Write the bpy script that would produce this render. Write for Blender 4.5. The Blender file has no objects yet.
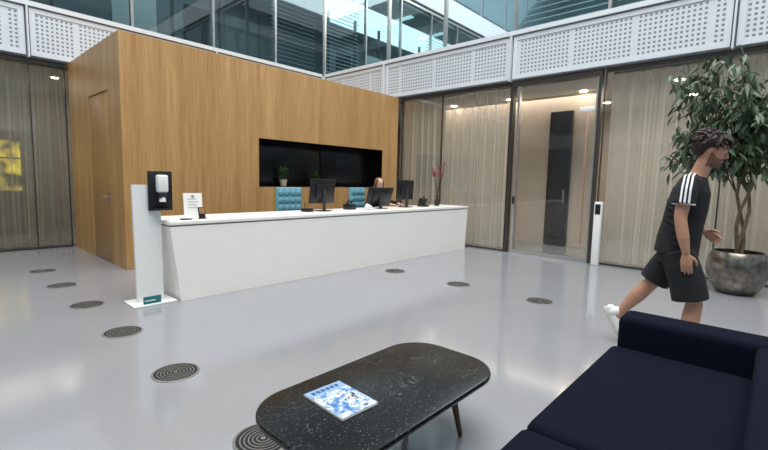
import bpy, bmesh, math, random
from mathutils import Vector, Matrix, noise
random.seed(7)
SC=bpy.context.scene
COL=SC.collection
try:
    SC.view_settings.view_transform='Standard'
    SC.view_settings.look='None'
except Exception: pass

# ------------------------------------------------------------ materials
def lin(c):
    r=[]
    for v in c:
        v=v/255.0
        r.append(v/12.92 if v<=0.04045 else ((v+0.055)/1.055)**2.4)
    return (r[0],r[1],r[2],1.0)
def mat(name,c,rough=0.5,metal=0.0,emit=None,es=0.0,spec=0.5,sheen=0.0,noise_amt=0.06,nscale=12):
    m=bpy.data.materials.new(name); m.use_nodes=True
    nt=m.node_tree; b=nt.nodes['Principled BSDF']
    c=lin(c)
    b.inputs['Roughness'].default_value=rough; b.inputs['Metallic'].default_value=metal
    b.inputs['Specular IOR Level'].default_value=spec
    if sheen: b.inputs['Sheen Weight'].default_value=sheen
    if emit:
        b.inputs['Emission Color'].default_value=lin(emit); b.inputs['Emission Strength'].default_value=es
    tc=nt.nodes.new('ShaderNodeTexCoord'); n=nt.nodes.new('ShaderNodeTexNoise')
    n.inputs['Scale'].default_value=nscale; n.inputs['Detail'].default_value=4
    nt.links.new(tc.outputs['Object'],n.inputs['Vector'])
    r=nt.nodes.new('ShaderNodeValToRGB')
    r.color_ramp.elements[0].position=0.3; r.color_ramp.elements[1].position=0.7
    r.color_ramp.elements[0].color=(c[0]*(1-noise_amt),c[1]*(1-noise_amt),c[2]*(1-noise_amt),1)
    r.color_ramp.elements[1].color=(min(1,c[0]*(1+noise_amt)),min(1,c[1]*(1+noise_amt)),min(1,c[2]*(1+noise_amt)),1)
    nt.links.new(n.outputs['Fac'],r.inputs['Fac']); nt.links.new(r.outputs['Color'],b.inputs['Base Color'])
    return m
class N:
    def __init__(s,m): s.nt=m.node_tree; s.b=s.nt.nodes.get('Principled BSDF')
    def new(s,t,**k):
        n=s.nt.nodes.new(t)
        for a,v in k.items(): setattr(n,a,v)
        return n
    def link(s,a,b): s.nt.links.new(a,b)
    def math(s,op,a,b=None,c=None):
        n=s.nt.nodes.new('ShaderNodeMath'); n.operation=op
        for i,v in enumerate((a,b,c)):
            if v is None: continue
            if isinstance(v,(int,float)): n.inputs[i].default_value=v
            else: s.link(v,n.inputs[i])
        return n.outputs[0]
    def mix(s,f,a,b):
        n=s.nt.nodes.new('ShaderNodeMix'); n.data_type='RGBA'
        if isinstance(f,(int,float)): n.inputs[0].default_value=f
        else: s.link(f,n.inputs[0])
        for i,v in ((6,a),(7,b)):
            if isinstance(v,tuple): n.inputs[i].default_value=v
            else: s.link(v,n.inputs[i])
        return n.outputs[2]
def newmat(name):
    m=bpy.data.materials.new(name); m.use_nodes=True; return m,N(m)
def xyz(g):
    tc=g.new('ShaderNodeTexCoord'); sp=g.new('ShaderNodeSeparateXYZ'); g.link(tc.outputs['Object'],sp.inputs[0])
    return tc.outputs['Object'],sp.outputs[0],sp.outputs[1],sp.outputs[2]

def wood_mat(name,base,dark,light,plank=0.62):
    m,g=newmat(name); o,x,y,z=xyz(g)
    s=g.math('ADD',x,y)
    cb=g.new('ShaderNodeCombineXYZ'); g.link(s,cb.inputs[0]); g.link(g.math('MULTIPLY',z,0.035),cb.inputs[2])
    n1=g.new('ShaderNodeTexNoise'); n1.inputs['Scale'].default_value=38; n1.inputs['Detail'].default_value=5; n1.inputs['Roughness'].default_value=0.65
    g.link(cb.outputs[0],n1.inputs['Vector'])
    n2=g.new('ShaderNodeTexNoise'); n2.inputs['Scale'].default_value=5; n2.inputs['Detail'].default_value=2
    g.link(cb.outputs[0],n2.inputs['Vector'])
    f=g.math('ADD',g.math('MULTIPLY',n1.outputs['Fac'],0.75),g.math('MULTIPLY',n2.outputs['Fac'],0.45))
    r=g.new('ShaderNodeValToRGB'); e=r.color_ramp.elements
    e[0].position=0.42; e[0].color=lin(dark); e[1].position=0.78; e[1].color=lin(light)
    k=e.new(0.6); k.color=lin(base)
    g.link(f,r.inputs['Fac'])
    fr=g.math('FRACT',g.math('DIVIDE',s,plank))
    line=g.math('LESS_THAN',fr,0.006)
    wn=g.new('ShaderNodeTexWhiteNoise'); wn.noise_dimensions='1D'; g.link(g.math('FLOOR',g.math('DIVIDE',s,plank)),wn.inputs['W'])
    tone=g.mix(g.math('MULTIPLY',wn.outputs['Value'],0.18),r.outputs['Color'],lin(dark))
    col=g.mix(g.math('MULTIPLY',line,0.4),tone,lin((70,45,20)))
    g.link(col,g.b.inputs['Base Color']); g.b.inputs['Roughness'].default_value=0.42
    return m
WOOD=wood_mat('oak_veneer',(176,135,84),(154,114,66),(194,156,104))
WOOD2=wood_mat('oak_veneer_door',(164,122,74),(146,106,62),(180,142,92),plank=3)

def perf_mat():
    m,g=newmat('perforated_white_metal'); o,x,y,z=xyz(g)
    s=g.math('ADD',x,y); p=0.072
    a=g.math('SUBTRACT',g.math('FRACT',g.math('DIVIDE',s,p)),0.5)
    b=g.math('SUBTRACT',g.math('FRACT',g.math('DIVIDE',z,p)),0.5)
    hole=g.math('MULTIPLY',g.math('LESS_THAN',g.math('ABSOLUTE',a),0.25),g.math('LESS_THAN',g.math('ABSOLUTE',b),0.25))
    q=g.math('FRACT',g.math('DIVIDE',s,p*14)); hole=g.math('MULTIPLY',hole,g.math('GREATER_THAN',q,0.071))
    g.link(g.mix(hole,lin((200,205,210)),lin((114,122,130))),g.b.inputs['Base Color'])
    g.b.inputs['Roughness'].default_value=0.45
    return m
PERF=perf_mat()
WHITEM=mat('white_painted_steel',(206,211,217),0.4,noise_amt=0.02)
DARKM=mat('dark_bronze_frame',(78,73,68),0.35,0.6)
STEEL=mat('brushed_steel',(190,188,186),0.3,0.9)
DESKW=mat('white_solid_surface',(240,237,231),0.35,noise_amt=0.015,nscale=3)
BLACKG=mat('black_gloss_panel',(12,12,14),0.2,spec=0.35)
BLACKP=mat('black_plastic',(20,20,22),0.4)
DGREY=mat('dark_grey_plastic',(44,45,48),0.5)
WHITEP=mat('white_plastic',(232,232,230),0.35,noise_amt=0.01)
BEIGE=mat('beige_plaster',(216,198,182),0.8,noise_amt=0.04,nscale=2)
TAUPE=mat('taupe_plaster',(158,150,140),0.8,noise_amt=0.1,nscale=1)
GREYW=mat('grey_plaster',(124,132,135),0.8,nscale=2)
CEILM=mat('white_ceiling',(200,196,190),0.8)
TEALG=mat('teal_sign',(30,110,112),0.5)
EMW=mat('downlight_lens',(255,240,215),0.5,emit=(255,238,210),es=22)
EMC=mat('office_strip_light',(235,245,250),0.5,emit=(215,235,240),es=1.4)
NAVY=mat('navy_wool_fabric',(15,18,31),0.95,spec=0.08,noise_amt=0.3,nscale=260)
TEALF=mat('teal_fabric',(100,152,166),0.85,noise_amt=0.1,nscale=60)
SOIL=mat('potting_soil',(52,40,30),0.95,noise_amt=0.4,nscale=50)
BARK=mat('ficus_bark',(98,84,66),0.85,noise_amt=0.3,nscale=40)
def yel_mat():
    m,g=newmat('yellow_glow_paint'); o,x,y,z=xyz(g)
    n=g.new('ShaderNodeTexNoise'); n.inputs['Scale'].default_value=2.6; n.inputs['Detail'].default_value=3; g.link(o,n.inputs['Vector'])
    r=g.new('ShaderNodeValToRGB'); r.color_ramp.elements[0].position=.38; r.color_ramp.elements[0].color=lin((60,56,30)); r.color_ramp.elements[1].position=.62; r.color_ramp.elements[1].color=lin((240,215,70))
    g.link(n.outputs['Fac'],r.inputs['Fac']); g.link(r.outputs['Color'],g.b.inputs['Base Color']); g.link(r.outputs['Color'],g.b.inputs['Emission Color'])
    g.b.inputs['Emission Strength'].default_value=1.0; return m  # mottled yellow glow put into colour and emission; no real lamp
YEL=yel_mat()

def floor_mat():
    m,g=newmat('polished_resin_floor'); o,x,y,z=xyz(g)
    n=g.new('ShaderNodeTexNoise'); n.inputs['Scale'].default_value=0.9; n.inputs['Detail'].default_value=5; g.link(o,n.inputs['Vector'])
    n3=g.new('ShaderNodeTexNoise'); n3.inputs['Scale'].default_value=60; g.link(o,n3.inputs['Vector'])
    f=g.math('ADD',g.math('MULTIPLY',n.outputs['Fac'],0.8),g.math('MULTIPLY',n3.outputs['Fac'],0.2))
    g.link(g.mix(f,lin((133,134,138)),lin((148,149,153))),g.b.inputs['Base Color'])
    r=g.math('ADD',g.math('MULTIPLY',n.outputs['Fac'],0.08),0.07); g.link(r,g.b.inputs['Roughness'])
    g.b.inputs['Specular IOR Level'].default_value=0.8
    return m
FLOORM=floor_mat()

def marble_mat():
    m,g=newmat('black_marble'); o,x,y,z=xyz(g)
    n=g.new('ShaderNodeTexNoise'); n.inputs['Scale'].default_value=6; n.inputs['Detail'].default_value=8; n.inputs['Distortion'].default_value=1.2; g.link(o,n.inputs['Vector'])
    v=g.math('ABSOLUTE',g.math('SUBTRACT',n.outputs['Fac'],0.5)); vein=g.math('LESS_THAN',v,0.0026)
    n2=g.new('ShaderNodeTexNoise'); n2.inputs['Scale'].default_value=5; g.link(o,n2.inputs['Vector'])
    vein=g.math('MULTIPLY',vein,g.math('GREATER_THAN',n2.outputs['Fac'],0.54))
    n4=g.new('ShaderNodeTexNoise'); n4.inputs['Scale'].default_value=130; n4.inputs['Detail'].default_value=2; g.link(o,n4.inputs['Vector'])
    sp=g.math('GREATER_THAN',n4.outputs['Fac'],0.68)
    f=g.math('MAXIMUM',g.math('MULTIPLY',vein,0.25),g.math('MULTIPLY',sp,0.32))
    g.link(g.mix(f,lin((13,14,15)),lin((150,156,156))),g.b.inputs['Base Color']); g.b.inputs['Roughness'].default_value=0.26
    g.b.inputs['Specular IOR Level'].default_value=0.35
    return m
MARBLE=marble_mat()

def glass_mat(name,tint,ior=1.45,refl=(1,1,1,1),rmul=1.0):
    m,g=newmat(name); g.nt.nodes.remove(g.b)
    out=[n for n in g.nt.nodes if n.type=='OUTPUT_MATERIAL'][0]
    t=g.new('ShaderNodeBsdfTransparent'); t.inputs[0].default_value=tint
    gl=g.new('ShaderNodeBsdfGlossy'); gl.inputs['Roughness'].default_value=0.02; gl.inputs[0].default_value=refl
    fr=g.new('ShaderNodeFresnel'); fr.inputs[0].default_value=ior
    mx=g.new('ShaderNodeMixShader'); g.link(g.math('MULTIPLY',fr.outputs[0],rmul),mx.inputs[0]); g.link(t.outputs[0],mx.inputs[1]); g.link(gl.outputs[0],mx.inputs[2])
    g.link(mx.outputs[0],out.inputs[0]); return m
GLASS=glass_mat('clear_glass',(0.90,0.92,0.90,1),1.5)
TGLASS=glass_mat('teal_tinted_glass',(0.46,0.64,0.66,1),1.9,(0.85,0.97,1,1))
def sheer(name,c,tr):
    m,g=newmat(name); g.nt.nodes.remove(g.b)
    out=[n for n in g.nt.nodes if n.type=='OUTPUT_MATERIAL'][0]
    d=g.new('ShaderNodeBsdfDiffuse'); d.inputs[0].default_value=lin(c)
    tl=g.new('ShaderNodeBsdfTranslucent'); tl.inputs[0].default_value=lin(c)
    t=g.new('ShaderNodeBsdfTransparent')
    a=g.new('ShaderNodeMixShader'); a.inputs[0].default_value=0.25; g.link(d.outputs[0],a.inputs[1]); g.link(tl.outputs[0],a.inputs[2])
    # sheer cloth: more see-through face-on, denser when a fold turns edge-on
    lw=g.new('ShaderNodeLayerWeight'); lw.inputs[0].default_value=0.4
    f=g.math('MULTIPLY',g.math('SUBTRACT',1.0,lw.outputs['Facing']),tr)
    b=g.new('ShaderNodeMixShader'); g.link(f,b.inputs[0]); g.link(a.outputs[0],b.inputs[1]); g.link(t.outputs[0],b.inputs[2])
    g.link(b.outputs[0],out.inputs[0]); return m
CURT=sheer('sheer_curtain_fabric',(236,232,222),0.66)
def leaf_mat(name,a,b):
    m,g=newmat(name)
    oi=g.new('ShaderNodeTexCoord'); n=g.new('ShaderNodeTexNoise'); n.inputs['Scale'].default_value=9; g.link(oi.outputs['Object'],n.inputs['Vector'])
    g.link(g.mix(n.outputs['Fac'],lin(a),lin(b)),g.b.inputs['Base Color']); g.b.inputs['Roughness'].default_value=0.4; return m
LEAF=leaf_mat('ficus_leaf',(38,58,38),(98,118,90))
LEAF2=leaf_mat('small_plant_leaf',(30,60,24),(70,105,50))

# ------------------------------------------------------------ builder
class B:
    def __init__(s): s.bm=bmesh.new(); s.mats=[]
    def mi(s,m):
        if m not in s.mats: s.mats.append(m)
        return s.mats.index(m)
    def add(s,t,m,M=None,smooth=False):
        if M is not None: bmesh.ops.transform(t,matrix=M,verts=t.verts)
        i=s.mi(m)
        for f in t.faces: f.material_index=i; f.smooth=smooth
        me=bpy.data.meshes.new('t'); t.to_mesh(me); t.free(); s.bm.from_mesh(me); bpy.data.meshes.remove(me)
    def box(s,lo,hi,m,bev=0,seg=2,M=None):
        t=bmesh.new(); bmesh.ops.create_cube(t,size=1)
        c=[(a+b)/2 for a,b in zip(lo,hi)]; d=[b-a for a,b in zip(lo,hi)]
        for v in t.verts: v.co=Vector((c[0]+v.co.x*d[0],c[1]+v.co.y*d[1],c[2]+v.co.z*d[2]))
        if bev: bmesh.ops.bevel(t,geom=t.edges[:],offset=bev,segments=seg,profile=0.5,affect='EDGES')
        s.add(t,m,M,smooth=bool(bev))
    def lathe(s,prof,m,c=(0,0,0),seg=32,M=None,cap=True):
        t=bmesh.new(); rings=[]
        for r,z in prof:
            rings.append([t.verts.new((c[0]+r*math.cos(2*math.pi*i/seg),c[1]+r*math.sin(2*math.pi*i/seg),c[2]+z)) for i in range(seg)])
        for a,b in zip(rings,rings[1:]):
            for i in range(seg):
                t.faces.new((a[i],a[(i+1)%seg],b[(i+1)%seg],b[i]))
        if cap: t.faces.new(rings[0][::-1]); t.faces.new(rings[-1])
        s.add(t,m,M,True)
    def tube(s,pts,rs,m=None,seg=10,hint=None,M=None,rounded=True):
        t=bmesh.new(); pts=[Vector(p) for p in pts]
        if isinstance(rs,(int,float)): rs=[rs]*len(pts)
        rs=[(r,r) if isinstance(r,(int,float)) else r for r in rs]
        n=len(pts)
        tan=[]
        for i in range(n):
            d=pts[min(i+1,n-1)]-pts[max(i-1,0)]; tan.append(d.normalized())
        if rounded:
            P=[];R=[];T=[]
            for k,(o,f) in enumerate(((0.95,0.3),(0.6,0.8))):
                r=min(rs[0]); P.append(pts[0]-tan[0]*r*o); R.append((rs[0][0]*f,rs[0][1]*f)); T.append(tan[0])
            P+=pts;R+=rs;T+=tan
            for o,f in ((0.6,0.8),(0.95,0.3)):
                r=min(rs[-1]); P.append(pts[-1]+tan[-1]*r*o); R.append((rs[-1][0]*f,rs[-1][1]*f)); T.append(tan[-1])
            pts,rs,tan=P,R,T
        h=Vector(hint) if hint else (Vector((1,0,0)) if abs(tan[0].x)<0.8 else Vector((0,1,0)))
        rings=[]
        for p,r,d in zip(pts,rs,tan):
            u=(h-d*h.dot(d))
            if u.length<1e-4: u=d.orthogonal()
            u.normalize(); v=d.cross(u)
            if not hint: h=u
            rings.append([t.verts.new(p+u*r[0]*math.cos(2*math.pi*i/seg)+v*r[1]*math.sin(2*math.pi*i/seg)) for i in range(seg)])
        for a,b in zip(rings,rings[1:]):
            for i in range(seg): t.faces.new((a[i],a[(i+1)%seg],b[(i+1)%seg],b[i]))
        t.faces.new(rings[0][::-1]); t.faces.new(rings[-1])
        s.add(t,m,M,True)
    def ell(s,c,r,m,M=None,seg=16):
        t=bmesh.new(); bmesh.ops.create_uvsphere(t,u_segments=seg,v_segments=max(6,seg*2//3),radius=1)
        for v in t.verts: v.co=Vector((c[0]+v.co.x*r[0],c[1]+v.co.y*r[1],c[2]+v.co.z*r[2]))
        s.add(t,m,M,True)
    def prism(s,poly,z0,z1,m,bev=0,M=None,seg=3):
        t=bmesh.new(); f=t.faces.new([t.verts.new((x,y,z0)) for x,y in poly])
        r=bmesh.ops.extrude_face_region(t,geom=[f])
        for v in [e for e in r['geom'] if isinstance(e,bmesh.types.BMVert)]: v.co.z=z1
        bmesh.ops.recalc_face_normals(t,faces=t.faces)
        if bev:
            es=[e for e in t.edges if abs(e.verts[0].co.z-e.verts[1].co.z)<1e-6]
            bmesh.ops.bevel(t,geom=es,offset=bev,segments=seg,profile=0.5,affect='EDGES')
        s.add(t,m,M,bool(bev))
    def quad(s,ps,m):
        t=bmesh.new(); t.faces.new([t.verts.new(p) for p in ps]); s.add(t,m)
    def obj(s,name,parent=None,M=None,ang=35):
        me=bpy.data.meshes.new(name); s.bm.to_mesh(me); s.bm.free()
        for m in s.mats: me.materials.append(m)
        try: me.set_sharp_from_angle(angle=math.radians(ang))
        except Exception: pass
        o=bpy.data.objects.new(name,me); COL.objects.link(o)
        if parent: o.parent=parent
        if M is not None: o.matrix_local=M
        return o
def empty(name,M=None):
    e=bpy.data.objects.new(name,None); COL.objects.link(e); e.empty_display_size=0.1
    if M is not None: e.matrix_world=M
    return e
def T(x,y,z): return Matrix.Translation((x,y,z))
def RZ(a): return Matrix.Rotation(math.radians(a),4,'Z')
def RX(a): return Matrix.Rotation(math.radians(a),4,'X')
def RY(a): return Matrix.Rotation(math.radians(a),4,'Y')

# ------------------------------------------------------------ room
WX=8.25; WY=10.0; ZB=3.43; ZT=4.30; TOP=7.6; HI_=13.5
b=B(); b.box((-9,-9,-0.1),(14,15,0),FLOORM); b.obj('floor')
b=B(); b.box((WX+0.1,-9,ZB),(13.2,14,ZB+0.15),CEILM); b.box((-9,WY+0.1,ZB),(WX+0.1,14.2,ZB+0.15),CEILM); b.obj('ceiling')
b=B(); b.box((13,-9,0),(13.2,14,ZB),TAUPE); b.box((13,-9,ZB+.16),(13.2,14,TOP),GREYW); b.obj('wall_east_inner')
b=B(); b.box((-9,14,0),(13,14.2,TOP),GREYW); b.obj('wall_north_inner')
OPPG=mat('opposite_glazing_panel',(112,138,146),0.25)
b=B(); b.box((-9,-9.2,0),(13.2,-9,HI_),GREYW)
for z in (0.3,4.4,8.5):
    for i in range(9): b.box((-8.6+i*2.3,-9,z),(-6.6+i*2.3,-8.97,z+3.1),OPPG)
for z in (3.5,7.6,11.8): b.box((-9,-9,z),(13.2,-8.95,z+0.7),WHITEM)
b.obj('wall_south')
b=B(); b.box((-9.2,-9,0),(-9,14.2,HI_),GREYW)
for z in (0.3,4.4,8.5):
    for i in range(9): b.box((-9,-8.6+i*2.3,z),(-8.97,-6.6+i*2.3,z+3.1),OPPG)
for z in (3.5,7.6,11.8): b.box((-9,-9,z),(-8.95,14,z+0.7),WHITEM)
b.obj('wall_west')
b=B(); b.box((10.1,3.0,0),(10.2,7.0,ZB),BEIGE); b.obj('wall_vestibule')
b=B(); b.box((9.98,3.52,0.02),(10.09,4.02,3.05),mat('dark_cabinet_finish',(48,46,48),0.3),0.01); b.box((9.95,3.60,1.0),(9.98,3.63,1.3),STEEL); b.obj('tall_black_cabinet')

# ground floor glazing ---------------------------------------
def glazing(name,axis,fixed,a0,a1,joints,z0,z1,gm,fm,fw=0.03,fd=0.08,bot=0.06,topr=0.08):
    b=B()
    def bx(u0,u1,v0,v1,d0,d1,m,bev=0):
        if axis=='x': b.box((fixed+d0,u0,v0),(fixed+d1,u1,v1),m,bev)
        else: b.box((u0,fixed+d0,v0),(u1,fixed+d1,v1),m,bev)
    js=[a0]+joints+[a1]
    for p,q in zip(js,js[1:]):
        if axis=='x': b.quad([(fixed,p,z0+bot),(fixed,q,z0+bot),(fixed,q,z1-topr),(fixed,p,z1-topr)],gm)
        else: b.quad([(p,fixed,z0+bot),(q,fixed,z0+bot),(q,fixed,z1-topr),(p,fixed,z1-topr)],gm)
    for j in js: bx(j-fw/2,j+fw/2,z0,z1,-fd/2,fd/2,fm)
    bx(a0,a1,z0,z0+bot,-fd/2+.002,fd/2-.002,fm); bx(a0,a1,z1-topr,z1,-fd/2+.002,fd/2-.002,fm)
    return b.obj(name)
glazing('window_1','x',WX,4.14,6.98,[5.8],0,ZB,GLASS,DARKM,fw=0.018,fd=0.05,bot=0.035)
glazing('window_2','x',WX,-8.9,2.38,[-7.8,-6.1,-4.4,-2.7,-1.0,0.68],0,ZB,GLASS,DARKM,fw=0.018,fd=0.05,bot=0.035)
glazing('window_3','y',WY,-8.9,2.04,[-7,-5.3,-3.6,-1.9,-0.2,1.52],0,ZB,GLASS,DARKM,fw=0.018,fd=0.05,bot=0.035)
glazing('window_4','x',WX,-8.9,WY,[-8,-6.3,-4.6,-2.9,-1.0,0.68,2.4,4.12,5.8,7.5],ZT,TOP,TGLASS,STEEL,fw=0.05,fd=0.1)
glazing('window_5','y',WY,-8.9,WX,[-7,-5.3,-3.6,-1.9,-0.2,1.52,3.22,4.93,6.6],ZT,TOP,TGLASS,STEEL,fw=0.05,fd=0.1)
# facade above the first upper storey
b=B(); b.box((WX,-9,TOP+.1),(WX+0.2,WY+.2,HI_),GREYW)
for i in range(9): b.box((WX-.03,-8.6+i*2.1,8.5),(WX,-6.7+i*2.1,11.6),OPPG)
b.box((WX-.05,-9,TOP+.1),(WX,WY,TOP+.8),WHITEM); b.obj('wall_east_upper')
b=B(); b.box((-9,WY,TOP+.1),(WX,WY+.2,HI_),GREYW)
for i in range(8): b.box((-8.6+i*2.1,WY-.03,8.5),(-6.7+i*2.1,WY,11.6),OPPG)
b.box((-9,WY-.05,TOP+.1),(WX-.05,WY,TOP+.8),WHITEM); b.obj('wall_north_upper')
SLAB=mat('slab_edge',(150,155,160),0.6)
def band(name,axis,fixed,a0,a1,joints):
    b=B()
    def bx(u0,u1,v0,v1,d0,d1,m,bev=0):
        if axis=='x': b.box((fixed+d0,u0,v0),(fixed+d1,u1,v1),m,bev)
        else: b.box((u0,fixed+d0,v0),(u1,fixed+d1,v1),m,bev)
    js=[a0]+joints+[a1]
    for p,q in zip(js,js[1:]):
        p+=0.035; q-=0.035
        bx(p+.01,q-.01,ZB+0.06,ZT-0.06,-0.105,-0.06,PERF)
        for z in ((ZB+0.02,ZB+0.10),(ZT-0.12,ZT-0.04)): bx(p,q,z[0],z[1],-0.12,-0.055,WHITEM)
        bx(p,p+0.08,ZB+0.10,ZT-0.12,-0.12,-0.055,WHITEM); bx(q-0.08,q,ZB+0.10,ZT-0.12,-0.12,-0.055,WHITEM)
    for j in js: bx(j-0.012,j+0.012,ZB-0.02,ZT-0.021,-0.19,-0.05,WHITEM)
    bx(a0,a1,ZB,ZT-0.021,-0.045,0.12,SLAB)
    bx(a0,a1,ZT-0.02,ZT+0.06,-0.16,0.1,WHITEM)
    return b.obj(name)
band('trim_1','x',WX,-8.9,WY-0.2,[-6.1,-2.7,0.68,4.12,7.5])
band('trim_2','y',WY,-8.9,WX-0.2,[-5.3,-1.9,1.52,4.93])
b=B(); b.box((WX+0.15,-9,ZT-0.6),(13,14,ZT),GREYW); b.box((-9,WY+0.15,ZT-0.6),(WX+0.15,14,ZT),GREYW)
b.box((WX+0.2,-9,TOP-0.1),(13,14,TOP+0.1),CEILM); b.box((-9,WY+0.2,TOP-0.1),(WX+0.2,14,TOP+0.1),CEILM); b.obj('ceiling_upper')
b=B()
for i in range(9): b.box((9.2,-7.5+i*2.3,TOP-0.14),(12.2,-7.3+i*2.3,TOP-0.101),EMC)
for i in range(8): b.box((-7.5+i*2.2,10.6,TOP-0.14),(-7.3+i*2.2,11.9,TOP-0.101),EMC)
b.obj('office_strip_lights')
BL=mat('blind_slat',(176,186,188),0.5)
def blind(axis,fixed,a0,a1,z0,z1,tilt):
    b=B(); z=z0
    while z<z1:
        if axis=='x': b.box((-0.045,a0-(a0+a1)/2,-0.002),(0.045,a1-(a0+a1)/2,0.002),BL,M=T(fixed,(a0+a1)/2,z)@RY(tilt))
        else: b.box((a0-(a0+a1)/2,-0.045,-0.002),(a1-(a0+a1)/2,0.045,0.002),BL,M=T((a0+a1)/2,fixed,z)@RX(tilt))
        z+=0.11
    return b.obj('venetian_blind')
blind('x',WX+0.25,4.17,5.75,4.4,7.4,-35); blind('x',WX+0.25,5.85,7.45,4.4,7.4,-35)
blind('x',WX+0.25,0.72,2.35,4.4,7.4,-35); blind('x',WX+0.25,2.45,4.07,4.4,7.4,-35); blind('x',WX+0.25,7.6,9.7,5.2,7.4,-30)
blind('x',WX+0.25,-0.95,0.62,4.4,7.4,-35)
blind('y',WY+0.25,1.6,3.17,5.0,7.4,35); blind('y',WY+0.25,6.65,8.1,4.6,7.4,35)
b=B()
for i in range(6): b.box((1.0+i*1.3,12.2,ZT),(1.06+i*1.3,12.3,TOP-0.16),DARKM)
b.box((1.0,12.22,ZT),(7.6,12.28,ZT+1.0),GREYW)
b.box((3.5,12.16,ZT+0.2),(4.5,12.2,ZT+1.9),WHITEP); b.box((5.2,12.16,ZT+0.6),(5.9,12.2,ZT+1.7),BLACKP)
b.obj('office_partition')

# curtains ---------------------------------------------------
def curtain(axis,fixed,a0,a1,z0=0.03,z1=3.36):
    b=B(); t=bmesh.new(); n=int(abs(a1-a0)/0.010); zs=[z0,z0+0.5,1.2,1.9,2.7,z1]; rows=[]
    for z in zs:
        row=[]
        for i in range(n+1):
            a=a0+(a1-a0)*i/n
            ph=a*2*math.pi/0.24+6.0*noise.noise(Vector((a*1.3,fixed,z*0.08)))
            amp=0.075*(0.5+0.9*abs(noise.noise(Vector((a*1.7,9.0,0)))))
            d=amp*(math.sin(ph)+0.35*math.sin(2.3*ph+1.1+z*0.3))+0.018*noise.noise(Vector((a*14,z*0.4,2)))
            row.append(t.verts.new((fixed+d,a,z) if axis=='x' else (a,fixed+d,z)))
        rows.append(row)
    for r,s in zip(rows,rows[1:]):
        for i in range(n): t.faces.new((r[i],r[i+1],s[i+1],s[i]))
    b.add(t,CURT,None,True)
    if axis=='x': b.box((fixed-0.03,a0,z1),(fixed+0.03,a1,z1+0.04),STEEL)
    else: b.box((a0,fixed-0.03,z1),(a1,fixed+0.03,z1+0.04),STEEL)
    return b.obj('sheer_curtain',ang=180)
curtain('x',WX+0.28,4.2,7.3); curtain('x',WX+0.28,-7.0,2.34); curtain('y',WY+0.28,-6.0,2.6)
b=B()
for y in (-6.4,-4.8,-3.2,-1.6,0.0,1.57,3.3,5.0,6.6):
    for x in (9.9,11.6): b.lathe([(0.07,0),(0.08,-0.015)],EMW,(x,y,ZB),16)
for x in (-5,-3.2,-1.4,0.4,2.2,4): b.lathe([(0.05,0),(0.06,-0.015)],EMW,(x,11.6,ZB),16)
b.obj('ceiling_downlights')
b=B(); b.box((-0.9,12.6,0.0),(1.75,13.0,2.3),mat('glow_stand_in_body',(70,66,60),0.6),0.01)  # made-up cabinet, added to carry a blurred yellow glow behind the left glass
b.box((-0.8,12.55,1.0),(1.68,12.6,2.1),YEL)  # glowing face that stands in for the yellow blur
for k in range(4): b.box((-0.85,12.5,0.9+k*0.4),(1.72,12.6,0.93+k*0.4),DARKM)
b.obj('yellow_glow_stand_in')

# wood volume ------------------------------------------------
X0,X1,Y0,Y1,ZW=2.08,8.12,7.02,9.90,3.42
NX0,NX1,NZ0,NZ1=4.29,7.60,1.24,2.12
b=B()
b.box((X0,Y0,0),(NX0,Y0+0.4,ZW),WOOD); b.box((NX1,Y0,0),(X1,Y0+0.4,ZW),WOOD)
b.box((NX0,Y0,0),(NX1,Y0+0.4,NZ0),WOOD); b.box((NX0,Y0,NZ1),(NX1,Y0+0.4,ZW),WOOD)
b.box((NX0,Y0+0.34,NZ0),(NX1,Y0+0.4,NZ1),BLACKP)
b.box((X0,Y0+0.4,0),(X0+0.1,7.62,ZW),WOOD); b.box((X0,8.65,0),(X0+0.1,Y1,ZW),WOOD); b.box((X0,7.62,2.68),(X0+0.1,8.65,ZW),WOOD)
b.box((X0+0.1,Y1-0.1,0),(X1,Y1,ZW),WOOD); b.box((X0+0.1,Y0+0.4,ZW-0.1),(X1,Y1-0.1,ZW),WOOD)
b.obj('wall_oak_panelled')
b=B(); e=0.012
b.box((NX0,Y0+0.02,NZ0),(NX1,Y0+0.34,NZ0+e),BLACKG); b.box((NX0,Y0+0.02,NZ1-e),(NX1,Y0+0.34,NZ1),BLACKG)
b.box((NX0,Y0+0.02,NZ0),(NX0+e,Y0+0.34,NZ1),BLACKG); b.box((NX1-e,Y0+0.02,NZ0),(NX1,Y0+0.34,NZ1),BLACKG)
b.box((NX0+0.02,Y0+0.3,NZ0+0.02),(5.93,Y0+0.335,NZ1-0.02),BLACKG,0.004); b.box((5.96,Y0+0.3,NZ0+0.02),(NX1-0.02,Y0+0.335,NZ1-0.02),BLACKG,0.004)
b.obj('black_wall_niche')
b=B(); b.box((X0+0.012,7.632,0.01),(X0+0.055,8.638,2.668),WOOD2,0.003)
b.box((X0-0.005,7.70,0.93),(X0+0.012,7.74,1.13),STEEL); b.tube([(X0,7.72,1.06),(X0-0.05,7.72,1.06),(X0-0.055,7.74,1.06),(X0-0.055,7.85,1.06)],0.009,STEEL)
b.obj('door_1')

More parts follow.
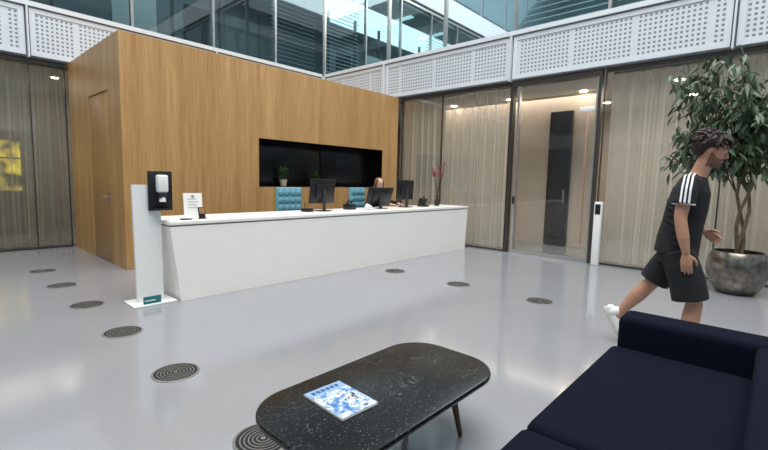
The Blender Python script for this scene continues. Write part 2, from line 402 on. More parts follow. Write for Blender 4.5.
# glass door -------------------------------------------------
D0,D1=2.46,4.08
ROSE=mat('rose_bronze_handle',(206,172,152),0.3,0.7)
b=B()
b.box((WX-0.06,D0-0.03,0),(WX+0.06,D0+0.02,ZB-0.02),DARKM); b.box((WX-0.06,D1-0.02,0),(WX+0.06,D1+0.02,ZB-0.02),DARKM)
b.box((WX-0.055,D1-0.15,0),(WX+0.04,D1-0.11,ZB-0.12),STEEL)
b.box((WX-0.058,D0+.02,ZB-0.12),(WX+0.058,D1-.02,ZB-0.02),DARKM); b.box((WX-0.05,D0+.02,0),(WX+0.05,D1-0.151,0.08),STEEL)
b.quad([(WX,D0,0.08),(WX,D1,0.08),(WX,D1,ZB-0.1),(WX,D0,ZB-0.1)],GLASS)
b.box((WX-0.02,D0+0.03,0.08),(WX+0.02,D0+0.06,ZB-0.12),STEEL)
b.box((WX-0.05,D0+0.06,2.72),(WX-0.02,D0+0.32,2.80),WHITEP,0.01)
b.tube([(WX-0.08,D0+0.16,0.35),(WX-0.08,D0+0.16,2.65)],0.022,ROSE)
for z in (0.5,1.5,2.5): b.tube([(WX-0.08,D0+0.16,z),(WX,D0+0.16,z)],0.01,STEEL)
b.box((WX-0.09,D1-0.148,1.0),(WX-0.056,D1-0.115,1.15),BLACKP)
b.obj('door_2')
b=B(); b.box((8.08,2.26,0.0),(8.18,2.38,1.12),WHITEP,0.008); b.box((8.075,2.275,0.9),(8.082,2.365,1.08),BLACKP,0.003); b.box((8.05,2.24,0),(8.2,2.40,0.012),STEEL); b.obj('card_reader_post')

# reception desk ---------------------------------------------
b=B(); Yf,Yb=4.87,5.62
def deskbody():
    t=bmesh.new()
    def slab(xa_b,xa_t,xb_b,xb_t,y0,y1,z0,z1):
        vs=[t.verts.new(p) for p in [(xa_b,y0,z0),(xb_b,y0,z0),(xb_t,y0,z1),(xa_t,y0,z1),(xa_b,y1,z0),(xb_b,y1,z0),(xb_t,y1,z1),(xa_t,y1,z1)]]
        for f in ((0,1,2,3),(5,4,7,6),(4,0,3,7),(1,5,6,2),(3,2,6,7),(4,5,1,0)): t.faces.new([vs[i] for i in f])
    slab(1.98,1.88,7.92,7.97,Yf,Yf+0.06,0.0,0.845)
    slab(1.98,1.88,2.04,1.94,Yf+0.06,Yb,0.0,0.845)
    slab(7.86,7.91,7.92,7.97,Yf+0.06,Yb,0.0,0.845)
    return t
b.add(deskbody(),DESKW)
b.box((1.89,Yf+0.01,0.845),(7.96,Yb,0.862),mat('shadow_gap',(120,118,114),0.7))
b.box((1.87,Yf-0.01,0.862),(7.98,Yb,0.905),DESKW,0.006)
b.box((4.9,Yf+0.07,0.02),(4.95,Yb-0.02,0.845),DESKW)
b.obj('reception_desk')

# floor diffusers
GR=mat('diffuser_metal',(132,130,127),0.4,0.5); GRD=mat('diffuser_slot',(22,21,21),0.8)
def diffuser(x,y):
    b=B(); c=(x,y,0.0)
    b.lathe([(0.150,0.0),(0.150,0.003)],GRD,c,40)
    b.lathe([(0.158,0.0),(0.158,0.004),(0.152,0.007),(0.144,0.007),(0.142,0.002)],GR,c,40,cap=False)
    for k in range(5):
        r=0.124-k*0.022
        b.lathe([(r,0.002),(r,0.006),(r-0.0065,0.006),(r-0.0065,0.002)],GR,c,32,cap=False)
    b.lathe([(0.014,0.002),(0.014,0.0075),(0.008,0.0085)],GR,c,20)
    b.obj('floor_air_diffuser')
for y in (7.70,6.55,5.39,4.23,3.08,1.94): diffuser(1.2,y)
for y in (4.33,3.17,2.02): diffuser(5.03,y)

# sanitizer stand --------------------------------------------
b=B()
b.box((1.50,4.88,0.0),(1.94,5.22,0.022),WHITEP,0.005)
t=bmesh.new()
vs=[t.verts.new(p) for p in [(1.58,5.02,0.02),(1.85,5.02,0.02),(1.84,5.02,1.30),(1.56,5.02,1.30),(1.58,5.06,0.02),(1.85,5.06,0.02),(1.84,5.06,1.30),(1.56,5.06,1.30)]]
for f in ((0,1,2,3),(5,4,7,6),(4,0,3,7),(1,5,6,2),(3,2,6,7),(4,5,1,0)): t.faces.new([vs[i] for i in f])
b.add(t,WHITEP)
b.box((1.71,4.985,1.02),(1.96,5.015,1.45),BLACKP,0.008)
b.box((1.78,4.90,1.22),(1.89,4.985,1.41),WHITEP,0.02,3); b.box((1.795,4.91,1.16),(1.875,4.985,1.23),DGREY,0.01)
b.lathe([(0.035,0),(0.032,0.02),(0.03,0.06)],WHITEP,(1.835,4.94,1.12),16)
b.box((1.75,4.90,1.03),(1.92,4.985,1.045),BLACKP,0.004)
b.box((1.60,4.905,0.024),(1.78,4.915,0.105),TEALG,0.002); b.box((1.61,4.903,0.055),(1.72,4.9055,0.065),WHITEP)
b.obj('hand_sanitizer_stand')

# things on the desk -----------------------------------------
ZD=0.9065
SCR=mat('monitor_screen',(60,90,120),0.2,emit=(120,150,180),es=0.6)
def monitor(x,y,rz,w,h,zc,tilt):
    b=B(); M=T(x,y,ZD)@RZ(rz); H=T(0,0,zc)@RX(tilt)
    b.box((-w/2,-0.012,-h/2),(w/2,0.012,h/2),BLACKP,0.006,M=M@H)
    b.box((-w*0.3,-0.035,-h*0.3),(w*0.3,-0.01,h*0.3),BLACKP,0.012,M=M@H)
    b.box((-w/2+0.012,0.0122,-h/2+0.015),(w/2-0.012,0.0135,h/2-0.012),SCR,M=M@H)
    b.box((-0.03,-0.05,0.01),(0.03,-0.03,zc+0.02),DGREY,0.006,M=M)
    b.box((-0.11,-0.11,0),(0.11,0.08,0.012),DGREY,0.005,M=M)
    b.obj('computer_monitor')
monitor(4.36,5.30,6,0.54,0.38,0.31,6); monitor(5.64,5.27,-8,0.56,0.35,0.21,20); monitor(6.42,5.32,4,0.52,0.37,0.33,4)
b=B(); M=T(6.95,5.28,ZD)@RZ(15)
b.box((-0.09,-0.1,0),(0.09,0.1,0.03),BLACKP,0.01,M=M); b.box((-0.085,-0.03,0.02),(0.085,0.09,0.16),BLACKP,0.01,M=M@RX(12)); b.tube([(-0.06,-0.05,0.05),(-0.065,-0.06,0.12),(-0.055,-0.03,0.2)],[0.018,0.012,0.018],BLACKP,M=M)
b.box((-0.02,-0.035,0.08),(0.07,-0.005,0.14),DGREY,0.004,M=M); b.obj('desk_telephone')
b=B(); M=T(4.05,5.28,ZD)@RZ(10); b.box((-0.06,-0.08,0),(0.06,0.08,0.05),BLACKP,0.01,M=M); b.box((-0.045,-0.06,0.05),(0.045,0.0,0.054),DGREY,M=M); b.tube([(0.0,0.05,0.04),(0.0,0.05,0.14)],0.006,BLACKP,M=M); b.obj('card_terminal')
b=B(); M=T(5.28,5.2,ZD+0.001)
PAPER=mat('white_paper',(238,236,232),0.7,noise_amt=0.01)
for k in range(5): b.box((-0.14+0.01*k,-0.1,0.003*k),(0.14,0.1-0.01*k,0.003*k+0.002),PAPER,M=M@RZ(k*4))
b.tube([(-0.05,0,0.035),(0.0,0.02,0.06),(0.08,0.0,0.04)],[0.02,0.04,0.02],PAPER,M=M); b.obj('paper_stack')
b=B(); M=T(5.0,5.36,ZD); b.box((-0.09,-0.07,0),(0.09,0.07,0.09),BLACKP,0.01,M=M); b.tube([(-0.06,0,0.09),(-0.02,0,0.14),(0.05,0,0.12)],[0.02,0.03,0.02],BLACKP,M=M); b.obj('black_handbag')
b=B(); M=T(2.25,5.12,ZD)@RZ(-8)
b.box((-0.105,-0.002,0.01),(0.105,0.002,0.30),PAPER,M=M@RX(-8)); b.box((-0.11,-0.05,0),(0.11,0.05,0.008),WHITEP,M=M)
INK=mat('grey_ink',(150,150,152),0.7)
for k in range(4): b.box((-0.06,-0.0035,0.12+k*0.035),(0.06-0.02*(k%2),-0.002,0.128+k*0.035),INK,M=M@RX(-8))
b.lathe([(0.02,0),(0.02,0.001)],INK,M=M@RX(-8)@T(0,-0.003,0.26)@RX(90),seg=16); b.obj('acrylic_sign_holder')
b=B(); M=T(2.30,5.0,ZD)@RZ(10); b.box((-0.045,-0.02,0),(0.045,0.02,0.012),DGREY,0.004,M=M); b.box((-0.042,-0.008,0.01),(0.042,0.008,0.14),BLACKP,0.005,M=M@RX(-12)); b.box((-0.034,-0.0095,0.06),(0.034,-0.008,0.13),mat('small_screen',(150,110,70),0.3),M=M@RX(-12)); b.obj('tablet_reader')
b=B(); b.box((2.05,4.95,ZD),(2.16,5.04,ZD+0.012),DGREY,0.003); b.obj('pen_tray')
b=B(); VG=mat('dark_glass_vase',(60,50,46),0.15); RED=mat('red_petals',(150,42,44),0.6,noise_amt=0.2); STEM=mat('brown_stem',(70,56,38),0.7)
M=T(7.42,5.28,ZD); b.lathe([(0.045,0),(0.055,0.01),(0.045,0.08),(0.022,0.18),(0.03,0.22)],VG,M=M,seg=24)
random.seed(3)
for k in range(5):
    a=k*1.3; x=0.05*math.cos(a); y=0.05*math.sin(a); hh=0.66+0.06*k
    P=[(0,0,0.15),(x*0.6,y*0.6,0.38),(x*1.6,y*1.6,0.55),(x*2.6,y*2.6,hh)]
    b.tube(P,0.005,STEM,6,M=M)
    for j in range(6):
        u=0.30+0.13*j; c=Vector(P[2]).lerp(Vector(P[3]),min(1,u))
        for q in range(4):
            b.ell((0,0.016,0),(0.011,0.019,0.005),RED,M=M@T(*(c+Vector((random.uniform(-.02,.02),random.uniform(-.02,.02),0))))@RZ(q*90)@RX(35),seg=8)
b.obj('flower_vase')

def smallplant(x,h,r,seedv):
    random.seed(seedv); b=B(); M=T(x,Y0+0.14,NZ0+0.013)
    b.lathe([(0.05,0),(0.065,0.08),(0.075,0.13),(0.068,0.13),(0.06,0.11)],mat('ceramic_pot_beige',(186,172,150),0.5),M=M,seg=24)
    b.lathe([(0.058,0.108),(0.058,0.114)],SOIL,M=M,seg=20); b.tube([(0,0,0.1),(0.005,0,0.2)],0.008,BARK,M=M)
    for k in range(300):
        d=Vector((random.gauss(0,1),random.gauss(0,1),random.gauss(0,1))).normalized()
        p=Vector((0,0,0.13+h/2))+Vector((d.x*r,d.y*min(r,0.1),d.z*h/2))*random.uniform(0.4,1)
        t=bmesh.new(); L=0.035; W=0.012
        vs=[t.verts.new(q) for q in [(0,0,0),(W,L*.4,0.004),(0,L,0),(-W,L*.4,0.004)]]; t.faces.new(vs)
        b.add(t,LEAF2,M@T(*p)@Matrix.Rotation(random.uniform(0,6.28),4,'Z')@Matrix.Rotation(random.uniform(-1,1),4,'X'),False)
    b.obj('potted_niche_plant')
smallplant(4.91,0.28,0.10,1); smallplant(5.72,0.18,0.08,2)

# office chairs ----------------------------------------------
def chair(x,y,rz,z=0.50,toph=1.25):
    b=B(); M=T(x,y,0)@RZ(rz)
    b.box((-0.26,-0.26,z-0.09),(0.26,0.24,z),TEALF,0.04,3,M=M)
    b.box((-0.25,0.24,z+0.04),(0.25,0.31,toph),TEALF,0.03,3,M=M)
    n=4; h=(toph-z-0.10)/5
    for i in range(n):
        for j in range(5):
            cx=-0.23+0.46*(i+0.5)/n; cz=z+0.07+h*(j+0.5)
            b.ell((cx,0.24,cz),(0.056,0.026,h*0.48),TEALF,M=M,seg=12)
            b.ell((cx,0.31,cz),(0.056,0.02,h*0.48),TEALF,M=M,seg=12)
    for s in (-1,1):
        b.tube([(s*0.24,0.2,z-0.05),(s*0.30,0.15,z-0.04),(s*0.30,0.1,z+0.18),(s*0.30,-0.12,z+0.2)],0.014,DGREY,M=M)
    b.tube([(0,0,0.12),(0,0,z-0.08)],0.028,STEEL,M=M)
    for k in range(5):
        a=k*1.2566; c,s=math.cos(a),math.sin(a)
        b.tube([(0,0,0.12),(c*0.28,s*0.28,0.085)],[0.022,0.014],STEEL,M=M)
        b.tube([(c*0.28-s*0.012,s*0.28+c*0.012,0.03),(c*0.28+s*0.012,s*0.28-c*0.012,0.03)],0.028,BLACKP,M=M,rounded=False)
        b.tube([(c*0.28,s*0.28,0.085),(c*0.28,s*0.28,0.04)],0.008,STEEL,M=M)
    b.obj('office_chair')
chair(4.46,6.1,-6); chair(6.30,6.22,8)

# coffee table -----------------------------------------------
def rrect(cx,cy,w,d,r,n=14):
    pts=[]
    for sx,sy,a0 in ((1,1,0),(-1,1,90),(-1,-1,180),(1,-1,270)):
        for k in range(n+1):
            a=math.radians(a0+90*k/n); pts.append((cx+sx*(w/2-r)+r*math.cos(a),cy+sy*(d/2-r)+r*math.sin(a)))
    return pts
b=B(); TC=(1.550,1.375)
b.prism([(TC[0]+sx,TC[1]+sy) for sx,sy in rrect(0,0,1.27,0.66,0.23)],0.350,0.38,MARBLE,0.009)
LEGW=mat('walnut_leg',(84,56,38),0.5,noise_amt=0.2)
for sx in (-1,1):
    b.box((TC[0]+sx*0.34-0.02,TC[1]-0.20,0.325),(TC[0]+sx*0.34+0.02,TC[1]+0.20,0.350),LEGW,0.004)
    for sy in (-1,1):
        b.tube([(TC[0]+sx*0.34,TC[1]+sy*0.16,0.335),(TC[0]+sx*0.42,TC[1]+sy*0.185,0.012)],[0.022,0.013],LEGW,14)
b.obj('coffee_table')
def mag_mat():
    m,g=newmat('magazine_cover'); o,x,y,z=xyz(g)
    n=g.new('ShaderNodeTexNoise'); n.inputs['Scale'].default_value=22; n.inputs['Detail'].default_value=7; n.inputs['Roughness'].default_value=.7; g.link(o,n.inputs['Vector'])
    r=g.new('ShaderNodeValToRGB'); e=r.color_ramp.elements
    e[0].position=0.30; e[0].color=lin((34,54,100)); e[1].position=0.44; e[1].color=lin((80,124,180))
    k=e.new(0.50); k.color=lin((140,165,195)); k=e.new(0.54); k.color=lin((225,226,228)); k=e.new(0.60); k.color=lin((120,122,130)); k=e.new(0.66); k.color=lin((36,46,70))
    g.link(n.outputs['Fac'],r.inputs['Fac'])
    top=g.math('GREATER_THAN',y,0.085)
    g.link(g.mix(top,r.outputs['Color'],lin((128,158,188))),g.b.inputs['Base Color']); g.b.inputs['Roughness'].default_value=0.25; return m
b=B()
b.box((-0.104,-0.142,0.0015),(0.104,0.142,0.0085),PAPER); b.box((-0.105,-0.1435,0.0085),(0.105,0.1435,0.0095),mag_mat()); b.box((-0.105,-0.1435,0.0),(0.105,0.1435,0.0015),PAPER); b.box((-0.1055,-0.1435,0),(-0.1045,0.1435,0.0095),PAPER)
MH=mat('masthead',(40,66,120),0.4)
for k in range(6): b.box((-0.08+k*.027,0.102,0.0095),(-0.062+k*.027,0.126,0.0098),MH)
b.box((-0.09,-0.13,0.0095),(-0.04,-0.11,0.0098),mat('cover_text',(235,235,230),0.4))
b.obj('magazine',M=T(1.29,1.425,0.3805)@RZ(-3))

# sofa -------------------------------------------------------
b=B()
b.box((0.62,-0.18,0.07),(3.04,0.66,0.24),NAVY,0.03,3)
def cushion(lo,hi,bev=0.05):
    t=bmesh.new(); bmesh.ops.create_cube(t,size=1)
    c=[(a+q)/2 for a,q in zip(lo,hi)]; d=[q-a for a,q in zip(lo,hi)]
    for v in t.verts: v.co=Vector((c[0]+v.co.x*d[0],c[1]+v.co.y*d[1],c[2]+v.co.z*d[2]))
    bmesh.ops.bevel(t,geom=t.edges[:],offset=bev,segments=4,profile=0.6,affect='EDGES')
    b.add(t,NAVY,None,True)
cushion((0.76,-0.02,0.22),(1.645,0.70,0.42)); cushion((1.655,-0.02,0.22),(2.915,0.70,0.42))
cushion((2.90,-0.24,0.10),(3.13,0.67,0.605),0.045); cushion((0.53,-0.24,0.10),(0.76,0.67,0.605),0.045)
cushion((0.74,-0.24,0.10),(2.92,0.02,0.60),0.045)
for x in (0.66,2.99):
    for y in (-0.15,0.58): b.lathe([(0.018,0),(0.025,0.09)],BLACKP,(x,y,0),14)
b.obj('sofa')

# ficus tree -------------------------------------------------
random.seed(11)
E=empty('potted_ficus_tree',T(7.46,0.34,0))
b=B(); POT=mat('hammered_metal_pot',(128,122,114),0.25,0.9,noise_amt=0.4,nscale=14)
b.lathe([(0.17,0),(0.22,0.02),(0.30,0.14),(0.345,0.30),(0.335,0.44),(0.30,0.54),(0.285,0.565),(0.27,0.565),(0.275,0.53),(0.29,0.48)],POT,seg=48)
b.lathe([(0.288,0.47),(0.288,0.49),(0.0,0.50)],SOIL,seg=32); b.obj('pot',E)
b=B(); tips=[]
for k in range(3):
    a=k*2.1; P=[]
    for j in range(7):
        z=0.48+j*0.21; rr=0.03+0.012*j; P.append((rr*math.cos(a+j*0.9),rr*math.sin(a+j*0.9),z))
    b.tube(P,[0.026-0.0018*j for j in range(7)],BARK,8)
    for q in range(11):
        a2=random.uniform(0,6.28); R=random.uniform(0.2,0.6); zz=random.uniform(1.85,3.12)
        c=Vector((R*math.cos(a2)*0.9,R*1.15*math.sin(a2)+0.16,zz)); st=Vector(P[random.choice((4,5,6))])
        mid=st.lerp(c,0.5)+Vector((0,0,0.12)); b.tube([st,mid,c],[0.012,0.008,0.004],BARK,6); tips.append((st,mid,c))
for a2 in (1.3,2.0,4.4,5.3):
    c=Vector((0.55*math.cos(a2),0.65*math.sin(a2)+.08,1.72)); st=Vector((0,0,1.6)); mid=st.lerp(c,0.5)+Vector((0,0,0.35))
    b.tube([st,mid,c],[0.012,0.008,0.004],BARK,6); tips.append((st,mid,c))
b.obj('trunk_and_branches',E)
t=bmesh.new()
def leaf(p,L,W):
    M=T(*p)@Matrix.Rotation(random.uniform(0,6.28),4,'Z')@Matrix.Rotation(-random.uniform(0.2,1.35),4,'X')@Matrix.Rotation(random.uniform(-.5,.5),4,'Y')
    pr=[(0,0,0),(W*.7,L*.25,.006),(W,L*.5,.0),(W*.55,L*.8,-.012),(0,L,-.03),(-W*.55,L*.8,-.012),(-W,L*.5,.0),(-W*.7,L*.25,.006)]
    vs=[t.verts.new(M@Vector(q)) for q in pr]; c1=t.verts.new(M@Vector((0,L*.5,-.008)))
    for i in range(8): t.faces.new((vs[i],vs[(i+1)%8],c1))
for st,mid,c in tips:
    for k in range(60):
        u=random.uniform(0.35,1.08); p=(st.lerp(mid,u*2) if u<0.5 else mid.lerp(c,(u-.5)*2))
        p=p+Vector((random.gauss(0,.09),random.gauss(0,.09),random.gauss(-.03,.09)))
        if p.x>0.58: continue
        leaf(p,random.uniform(.12,.20),random.uniform(.020,.032))
b=B(); b.add(t,LEAF,None,True); b.obj('leaves',E,ang=180)

# ------------------------------------------------------------ people
def remesh(b,name,parent,voxel,iters,mats,classify=None):
    me=bpy.data.meshes.new('tmp'); b.bm.to_mesh(me); b.bm.free()
    o=bpy.data.objects.new('tmp',me); COL.objects.link(o)
    r=o.modifiers.new('r','REMESH'); r.mode='VOXEL'; r.voxel_size=voxel; r.adaptivity=0
    s=o.modifiers.new('s','SMOOTH'); s.factor=0.5; s.iterations=iters
    dg=bpy.context.evaluated_depsgraph_get(); dg.update()
    m2=bpy.data.meshes.new_from_object(o.evaluated_get(dg)); bpy.data.objects.remove(o)
    m2.name=name; m2.materials.clear()
    for m in mats: m2.materials.append(m)
    for p in m2.polygons:
        p.use_smooth=True
        p.material_index=classify(p.center) if classify else 0
    ob=bpy.data.objects.new(name,m2); COL.objects.link(ob); ob.parent=parent; return ob
def V(*a): return Vector(a)
def hand(b,w,d,n,th,s=1.0,curl=0.35):
    d=Vector(d).normalized(); n=Vector(n); n=(n-d*n.dot(d)).normalized(); th=Vector(th); th=(th-d*th.dot(d)-n*th.dot(n)).normalized(); w=Vector(w)
    b.tube([w-d*.02*s,w+d*.02*s,w+d*.05*s,w+d*.088*s],[(.024*s,.018*s),(.032*s,.017*s),(.041*s,.015*s),(.040*s,.012*s)],None,12,hint=th)
    for o,L,r in ((.031,.072,.0088),(.0105,.082,.009),(-.010,.076,.0088),(-.030,.060,.0078)):
        p=w+d*.085*s+th*o*s; P=[p-d*.02*s,p]; dd=d+th*o*1.2; a=0
        for q,fr in enumerate((.45,.32,.23)):
            a+=curl*(0.6,1.2,0.9)[q]; v=(dd.normalized()*math.cos(a)+n*math.sin(a)); p=p+v*L*fr*s; P.append(p.copy())
        b.tube(P,[r*s,r*s,r*.97*s,r*.88*s,r*.75*s],None,8)
    p=w+d*.02*s+th*.025*s+n*.006*s
    P=[p,p+(d*.6+th*.75+n*.25)*.035*s]; P.append(P[-1]+(d*.85+th*.35+n*.3)*.033*s); P.append(P[-1]+(d*.95+th*.05+n*.3)*.024*s)
    b.tube(P,[.015*s,.0125*s,.0105*s,.0085*s],None,8)
def head(b,M,s=1.0,fem=False):
    j=0.92 if fem else 1.0
    R=[(-.118,.062,.022,.022),(-.108,.056,.036*j,.038*j),(-.088,.040,.054,.052*j),(-.05,.018,.078,.063*j),(-.01,.004,.090,.071),(.03,-.006,.100,.075),(.07,-.010,.094,.071),(.10,-.012,.070,.055),(.118,-.014,.03,.026)]
    b.tube([(x*s,0,z*s) for z,x,rx,ry in R],[(rx*s,ry*s) for z,x,rx,ry in R],None,24,hint=(1,0,0),M=M,rounded=False)
    b.tube([(.086*s,0,.022*s),(.098*s,0,-.004*s),(.110*s,0,-.026*s),(.094*s,0,-.036*s)],[.008*s,.009*s,.0115*s,.010*s],None,10,M=M)
    b.ell((.101*s,.010*s,-.031*s),(.009*s,.007*s,.007*s),None,M=M,seg=10); b.ell((.101*s,-.010*s,-.031*s),(.009*s,.007*s,.007*s),None,M=M,seg=10)
    b.ell((.082*s,0,.030*s),(.014*s,.046*s,.008*s),None,M=M)
    b.ell((.090*s,0,-.060*s),(.010*s,.024*s,.005*s),None,M=M); b.ell((.088*s,0,-.071*s),(.010*s,.021*s,.006*s),None,M=M)
    b.ell((.078*s,0,-.100*s),(.016*s,.022*s,.014*s),None,M=M)
    for q in (-1,1): b.ell((-.006*s,q*.075*s,-.010*s),(.017*s,.008*s,.030*s),None,M=M); b.ell((.060*s,q*.036*s,-.022*s),(.020*s,.018*s,.018*s),None,M=M)
SKIN=mat('skin',(184,136,112),0.55,noise_amt=0.05,nscale=30); BEARD=mat('beard_stubble',(116,84,68),0.8,noise_amt=0.2,nscale=160)
LIPS=mat('lips',(150,92,82),0.5); EYEW=mat('eye_white',(195,188,182),0.3); IRIS=mat('iris',(50,36,26),0.2)
HAIR=mat('brown_hair',(42,29,23),0.65,noise_amt=0.35,nscale=90); HAIR2=mat('light_brown_hair',(120,86,56),0.6,noise_amt=0.3,nscale=90)
SHORTS=mat('black_shorts_fabric',(20,21,24),0.85,noise_amt=0.15,nscale=20); BLAZ=mat('black_blazer',(22,22,25),0.8,noise_amt=0.15)
SHOEM=mat('white_sneaker',(228,228,226),0.5,noise_amt=0.02); SOLE=mat('sneaker_sole',(190,186,180),0.7)
def shirt_mat(x0):
    m,g=newmat('black_striped_tshirt'); o,x,y,z=xyz(g)
    ax=g.math('ABSOLUTE',g.math('SUBTRACT',x,x0)); ay=g.math('ABSOLUTE',y)
    st=g.math('LESS_THAN',g.math('FRACT',g.math('ADD',g.math('DIVIDE',g.math('SUBTRACT',x,x0),0.026),0.25)),0.5)
    f=g.math('MULTIPLY',g.math('MULTIPLY',st,g.math('LESS_THAN',ax,0.039)),g.math('MULTIPLY',g.math('GREATER_THAN',ay,0.115),g.math('GREATER_THAN',z,1.285)))
    hem=g.math('MULTIPLY',g.math('MULTIPLY',g.math('LESS_THAN',z,1.284),g.math('GREATER_THAN',z,1.272)),g.math('GREATER_THAN',ay,0.19))
    f=g.math('MAXIMUM',f,hem)
    g.link(g.mix(f,lin((21,22,25)),lin((226,226,228))),g.b.inputs['Base Color']); g.b.inputs['Roughness'].default_value=0.85; return m

# --- walking man: local +x forward, +y left
E=empty('walking_man',T(4.14,0.50,0)@RZ(-90))
HM=T(.092,0,1.69)@RZ(8)@RY(17)
b=B(); head(b,HM,1.0)
b.tube([(.0,0,1.44),(.032,0,1.53),(.062,0,1.62)],[(.068,.075),(.058,.058),(.056,.056)],None,16,hint=(1,0,0))
b.tube([(-.06,0,.94),(-.055,0,1.1),(-.03,0,1.3),(-.01,0,1.44)],[(.09,.12),(.095,.135),(.11,.16),(.085,.15)],None,20,hint=(1,0,0))
b.tube([(-.005,-.17,1.44),(-.02,-.215,1.36),(-.035,-.245,1.19),(-.03,-.252,1.15),(-.005,-.255,1.03),(.02,-.25,.92)],[.058,.053,.044,.042,.041,.027],None,14)
hand(b,(.022,-.25,.905),(.10,.02,-1),(-.1,1,0),(1,.1,0),.98,.25)
b.tube([(-.005,.17,1.44),(-.015,.215,1.36),(-.055,.245,1.20),(-.05,.252,1.165),(.01,.250,1.105),(.062,.240,1.055)],[.058,.053,.043,.042,.039,.027],None,14)
hand(b,(.070,.238,1.048),(.8,-.05,-.55),(0,-1,-.1),(.4,0,1),.95,.5)
b.tube([(-.055,-.080,.92),(.01,-.095,.74),(.075,-.10,.55),(.085,-.10,.51),(.072,-.105,.38),(.085,-.105,.22),(.095,-.105,.11),(.10,-.105,.06)],[.080,.078,.060,.057,.063,.046,.037,.038],None,16)
b.tube([(-.055,.080,.92),(-.14,.10,.76),(-.225,.10,.62),(-.245,.10,.585),(-.340,.10,.46),(-.418,.10,.35),(-.465,.10,.27),(-.485,.10,.235)],[.080,.078,.060,.057,.063,.046,.037,.038],None,16)
HI=HM.inverted()
def cls(c):
    q=HI@Vector(c)
    if abs(q.y)<.09 and -.14<q.z<.1 and q.x>-.02 and q.x<.14:
        if q.x>.082 and -.078<q.z<-.055 and abs(q.y)<.022: return 2
        if q.z<-.048+max(0,(.05-q.x))*.7 and q.x>.0 and q.z>-.125: return 1
    return 0
remesh(b,'body',E,.005,3,[SKIN,BEARD,LIPS],cls)
b=B()
for q in (-1,1):
    b.ell((.079,q*.030,.006),(.0095,.012,.0070),EYEW,M=HM,seg=14); b.ell((.0868,q*.030,.005),(.003,.0055,.0055),IRIS,M=HM,seg=10)
    b.tube([(.0935,q*.014,.027),(.093,q*.03,.032),(.080,q*.05,.027)],[.004,.005,.003],HAIR,6,M=HM)
b.obj('eyes',E)
# tousled hair: core cap + many fine tapered locks falling from the crown, swept back at the nape
b=B(); random.seed(5)
b.ell((-.030,0,.050),(.112,.090,.086),None,M=HM,seg=24); b.ell((-.068,0,.008),(.070,.080,.080),None,M=HM,seg=20); b.ell((.028,0,.088),(.080,.072,.046),None,M=HM)
crown=V(-.02,0,.14)
for k in range(360):
    th=random.uniform(-math.pi,math.pi); ph=random.uniform(.1,1.7)
    d=V(math.cos(th)*math.sin(ph),math.sin(th)*math.sin(ph),math.cos(ph))
    if d.x>.6 and d.z<.35: continue
    if abs(d.y)>.55 and d.z<.10 and d.x>-.25: continue
    p=V(-.030+.108*d.x,.086*d.y,.049+.083*d.z)
    flow=(p-crown); flow=(flow-d*flow.dot(d))
    flow=flow.normalized() if flow.length>1e-3 else V(-1,0,0)
    if d.x<.3: flow=(flow+V(-.5,0,.1)).normalized()
    side=d.cross(flow)*random.uniform(-.5,.5)
    L=random.uniform(.038,.070); dr=(flow+side+d*random.uniform(.15,.5)).normalized()
    b.tube([p-dr*.01,p+dr*L*.5+d*.006,p+dr*L-d*.002],[.0085,.0075,.0020],None,7,M=HM)
for k in range(34):
    y=random.uniform(-.062,.062); p=V(.055,y,.096); b.tube([p,p+V(.034,y*.1+random.uniform(-.01,.01),-.006),p+V(.046+random.uniform(-.004,.012),y*.2+random.uniform(-.015,.015),-.044+random.uniform(-.010,.014))],[.010,.008,.0025],None,7,M=HM)
remesh(b,'hair',E,.0032,1,[HAIR])
b=B()
b.tube([(-.078,0,.875),(-.068,0,1.0),(-.05,0,1.12),(-.03,0,1.26),(-.01,0,1.38),(.003,0,1.455),(.018,0,1.50)],[(.152,.190),(.148,.180),(.140,.174),(.140,.184),(.126,.182),(.092,.150),(.068,.085)],None,28,hint=(1,0,0),rounded=False)
for q in (-1,1):
    b.tube([(0,q*.11,1.455),(-.003,q*.165,1.44),(-.018,q*.212,1.37),(-.030,q*.238,1.272)],[.062,.072,.076,.080],None,18,rounded=False)
for k in range(7):
    z=.93+.05*k; b.tube([(.04-.01*k,-.158,z),(-.06,-.182,z+.03),(-.15,-.135,z+.07)],[.006,.011,.006],None,8)
remesh(b,'tshirt',E,.006,3,[shirt_mat(-.01)])
b=B()
b.tube([(-.068,0,.80),(-.066,0,.90),(-.062,0,.99)],[(.134,.174),(.132,.174),(.112,.150)],None,24,hint=(1,0,0),rounded=False)
b.tube([(-.055,-.088,.90),(-.02,-.098,.80),(.025,-.103,.68),(.058,-.104,.535)],[.114,.122,.124,.124],None,20,rounded=False)
b.tube([(-.062,.088,.90),(-.11,.098,.81),(-.165,.10,.72),(-.228,.10,.605)],[.114,.122,.122,.116],None,20,rounded=False)
remesh(b,'shorts',E,.008,3,[SHORTS])
def shoe(b,M):
    b.tube([(-.05,0,.055),(0,0,.06),(.06,0,.052),(.12,0,.042),(.175,0,.034),(.2,0,.03)],[(.040,.034),(.052,.040),(.045,.043),(.034,.046),(.028,.042),(.022,.03)],SHOEM,16,hint=(0,0,1),M=M)
    b.tube([(-.065,0,.014),(0,0,.014),(.07,0,.014),(.14,0,.014),(.2,0,.016)],[(.014,.036),(.014,.037),(.014,.040),(.014,.046),(.012,.034)],SOLE,16,hint=(0,0,1),M=M)
    b.tube([(-.01,0,.06),(-.005,0,.105)],[.046,.043],SHOEM,14,M=M)
    for k in range(4): b.tube([(.03+.025*k,-.02,.094-.009*k),(.03+.025*k,.02,.094-.009*k)],.004,SOLE,6,M=M)
b=B(); shoe(b,T(.095,-.105,0.0)); shoe(b,T(-.505,.10,.262)@RY(60)@T(.0,0,-.075)); b.obj('sneakers',E)

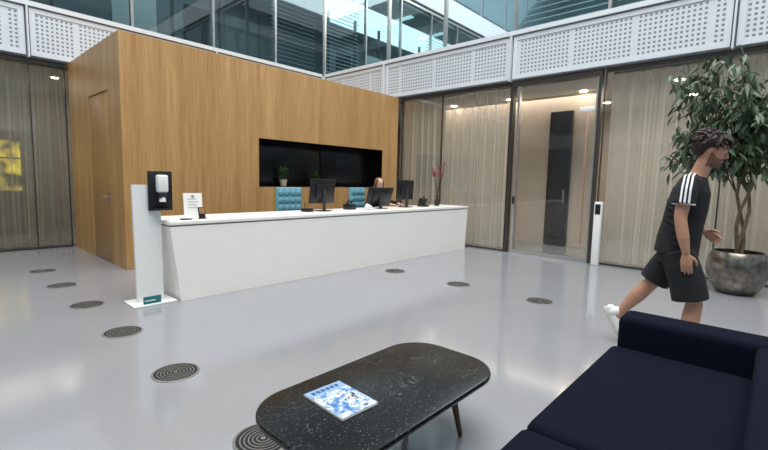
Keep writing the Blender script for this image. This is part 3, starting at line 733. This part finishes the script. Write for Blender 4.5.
# --- seated receptionist
E=empty('seated_receptionist',T(6.46,6.13,0)@RZ(-90))
HM2=T(.075,0,1.335)@RZ(-18)@RY(12)
b=B(); head(b,HM2,1.0,True)
b.tube([(.0,0,1.10),(.02,0,1.17),(.05,0,1.26)],[(.055,.06),(.046,.046),(.046,.044)],None,14,hint=(1,0,0))
hand(b,(.53,-.13,.947),(1,.25,-.06),(0,0,-1),(0,1,0),.92,.2); hand(b,(.53,.13,.947),(1,-.25,-.06),(0,0,-1),(0,-1,0),.92,.2)
for q in (-1,1): b.tube([(.40,q*.16,.955),(.54,q*.128,.947)],[.026,.022],None,10)
H2=HM2.inverted()
def cls2(c):
    q=H2@Vector(c); return 1 if (q.x>.078 and -.078<q.z<-.053 and abs(q.y)<.02) else 0
remesh(b,'head_and_hands',E,.0055,3,[mat('fair_skin',(210,164,140),0.55),LIPS],cls2)
b=B()
for q in (-1,1): b.ell((.081,q*.030,.006),(.010,.012,.008),EYEW,M=HM2,seg=12); b.ell((.0895,q*.030,.005),(.003,.0055,.0055),IRIS,M=HM2,seg=8); b.tube([(.094,q*.014,.027),(.088,q*.045,.027)],.003,HAIR,6,M=HM2)
b.obj('eyes',E)
b=B(); b.ell((-.025,0,.045),(.098,.086,.084),None,M=HM2,seg=22); b.ell((-.06,0,-.03),(.06,.080,.11),None,M=HM2,seg=18)
for q in (-1,1):
    b.tube([(.03,q*.06,.080),(.02,q*.084,.02),(-.01,q*.090,-.06),(-.02,q*.088,-.15)],[.028,.026,.028,.018],None,10,M=HM2)
remesh(b,'hair',E,.006,2,[HAIR2])
b=B()
b.tube([(-.03,0,.52),(-.03,0,.62),(-.025,0,.76),(0,0,.94),(.0,0,1.06),(.01,0,1.12),(.02,0,1.16)],[(.13,.19),(.12,.175),(.10,.145),(.115,.165),(.10,.165),(.075,.12),(.055,.065)],None,24,hint=(1,0,0),rounded=False)
for q in (-1,1):
    b.tube([(0,q*.12,1.09),(.01,q*.175,1.06),(.09,q*.225,.965),(.16,q*.235,.965),(.30,q*.20,.965),(.45,q*.150,.955)],[.055,.058,.050,.048,.042,.034],None,14)
    b.tube([(-.02,q*.09,.58),(.2,q*.10,.60),(.40,q*.10,.585),(.43,q*.10,.54),(.40,q*.10,.32),(.38,q*.10,.10)],[.088,.082,.064,.058,.052,.036],None,14)
remesh(b,'black_suit',E,.008,3,[BLAZ])
b=B()
for q in (-1,1): b.tube([(.34,q*.10,.045),(.42,q*.10,.045),(.53,q*.10,.028)],[(.04,.033),(.036,.036),(.02,.028)],BLACKP,12,hint=(0,0,1))
b.obj('shoes',E)

# ------------------------------------------------------------ lights
w=bpy.data.worlds.new('world'); SC.world=w; w.use_nodes=True
bg=w.node_tree.nodes['Background']; bg.inputs[0].default_value=(0.90,0.95,1.0,1); bg.inputs[1].default_value=1.0
def area(name,loc,rot,sx,sy,p,c=(1,1,1)):
    l=bpy.data.lights.new(name,'AREA'); l.shape='RECTANGLE'; l.size=sx; l.size_y=sy; l.energy=p; l.color=c
    o=bpy.data.objects.new(name,l); COL.objects.link(o); o.matrix_world=T(*loc)@rot; return o
area('atrium_skylight',(1.0,1.0,13.0),Matrix.Identity(4),12,12,2650,(1,0.99,0.975))
area('vestibule_light',(10.6,2.5,3.38),Matrix.Identity(4),1.6,11,210,(1,0.91,0.80))
area('east_office_light',(10.6,4,7.3),Matrix.Identity(4),2,12,130,(0.85,0.95,1))
area('north_office_light',(3,12,7.3),Matrix.Identity(4),10,2,120,(0.95,0.97,1))
area('north_room_light',(0,12,3.38),Matrix.Identity(4),8,1.5,90,(1,0.9,0.78))

# ------------------------------------------------------------ camera
A=Vector((0.6754,0.0597,-0.7351)).normalized()
Bv=Vector((-0.7372,0.0855,-0.6703)); Bv=(Bv-A*Bv.dot(A)).normalized(); Zv=A.cross(Bv)
R=Matrix((A,Bv,Zv)).to_4x4()
cam=bpy.data.cameras.new('camera'); cam.sensor_width=36; cam.lens=431/768*36; cam.clip_start=0.05; cam.clip_end=200
co=bpy.data.objects.new('camera',cam); COL.objects.link(co); co.matrix_world=T(0,0,1.4)@R; SC.camera=co
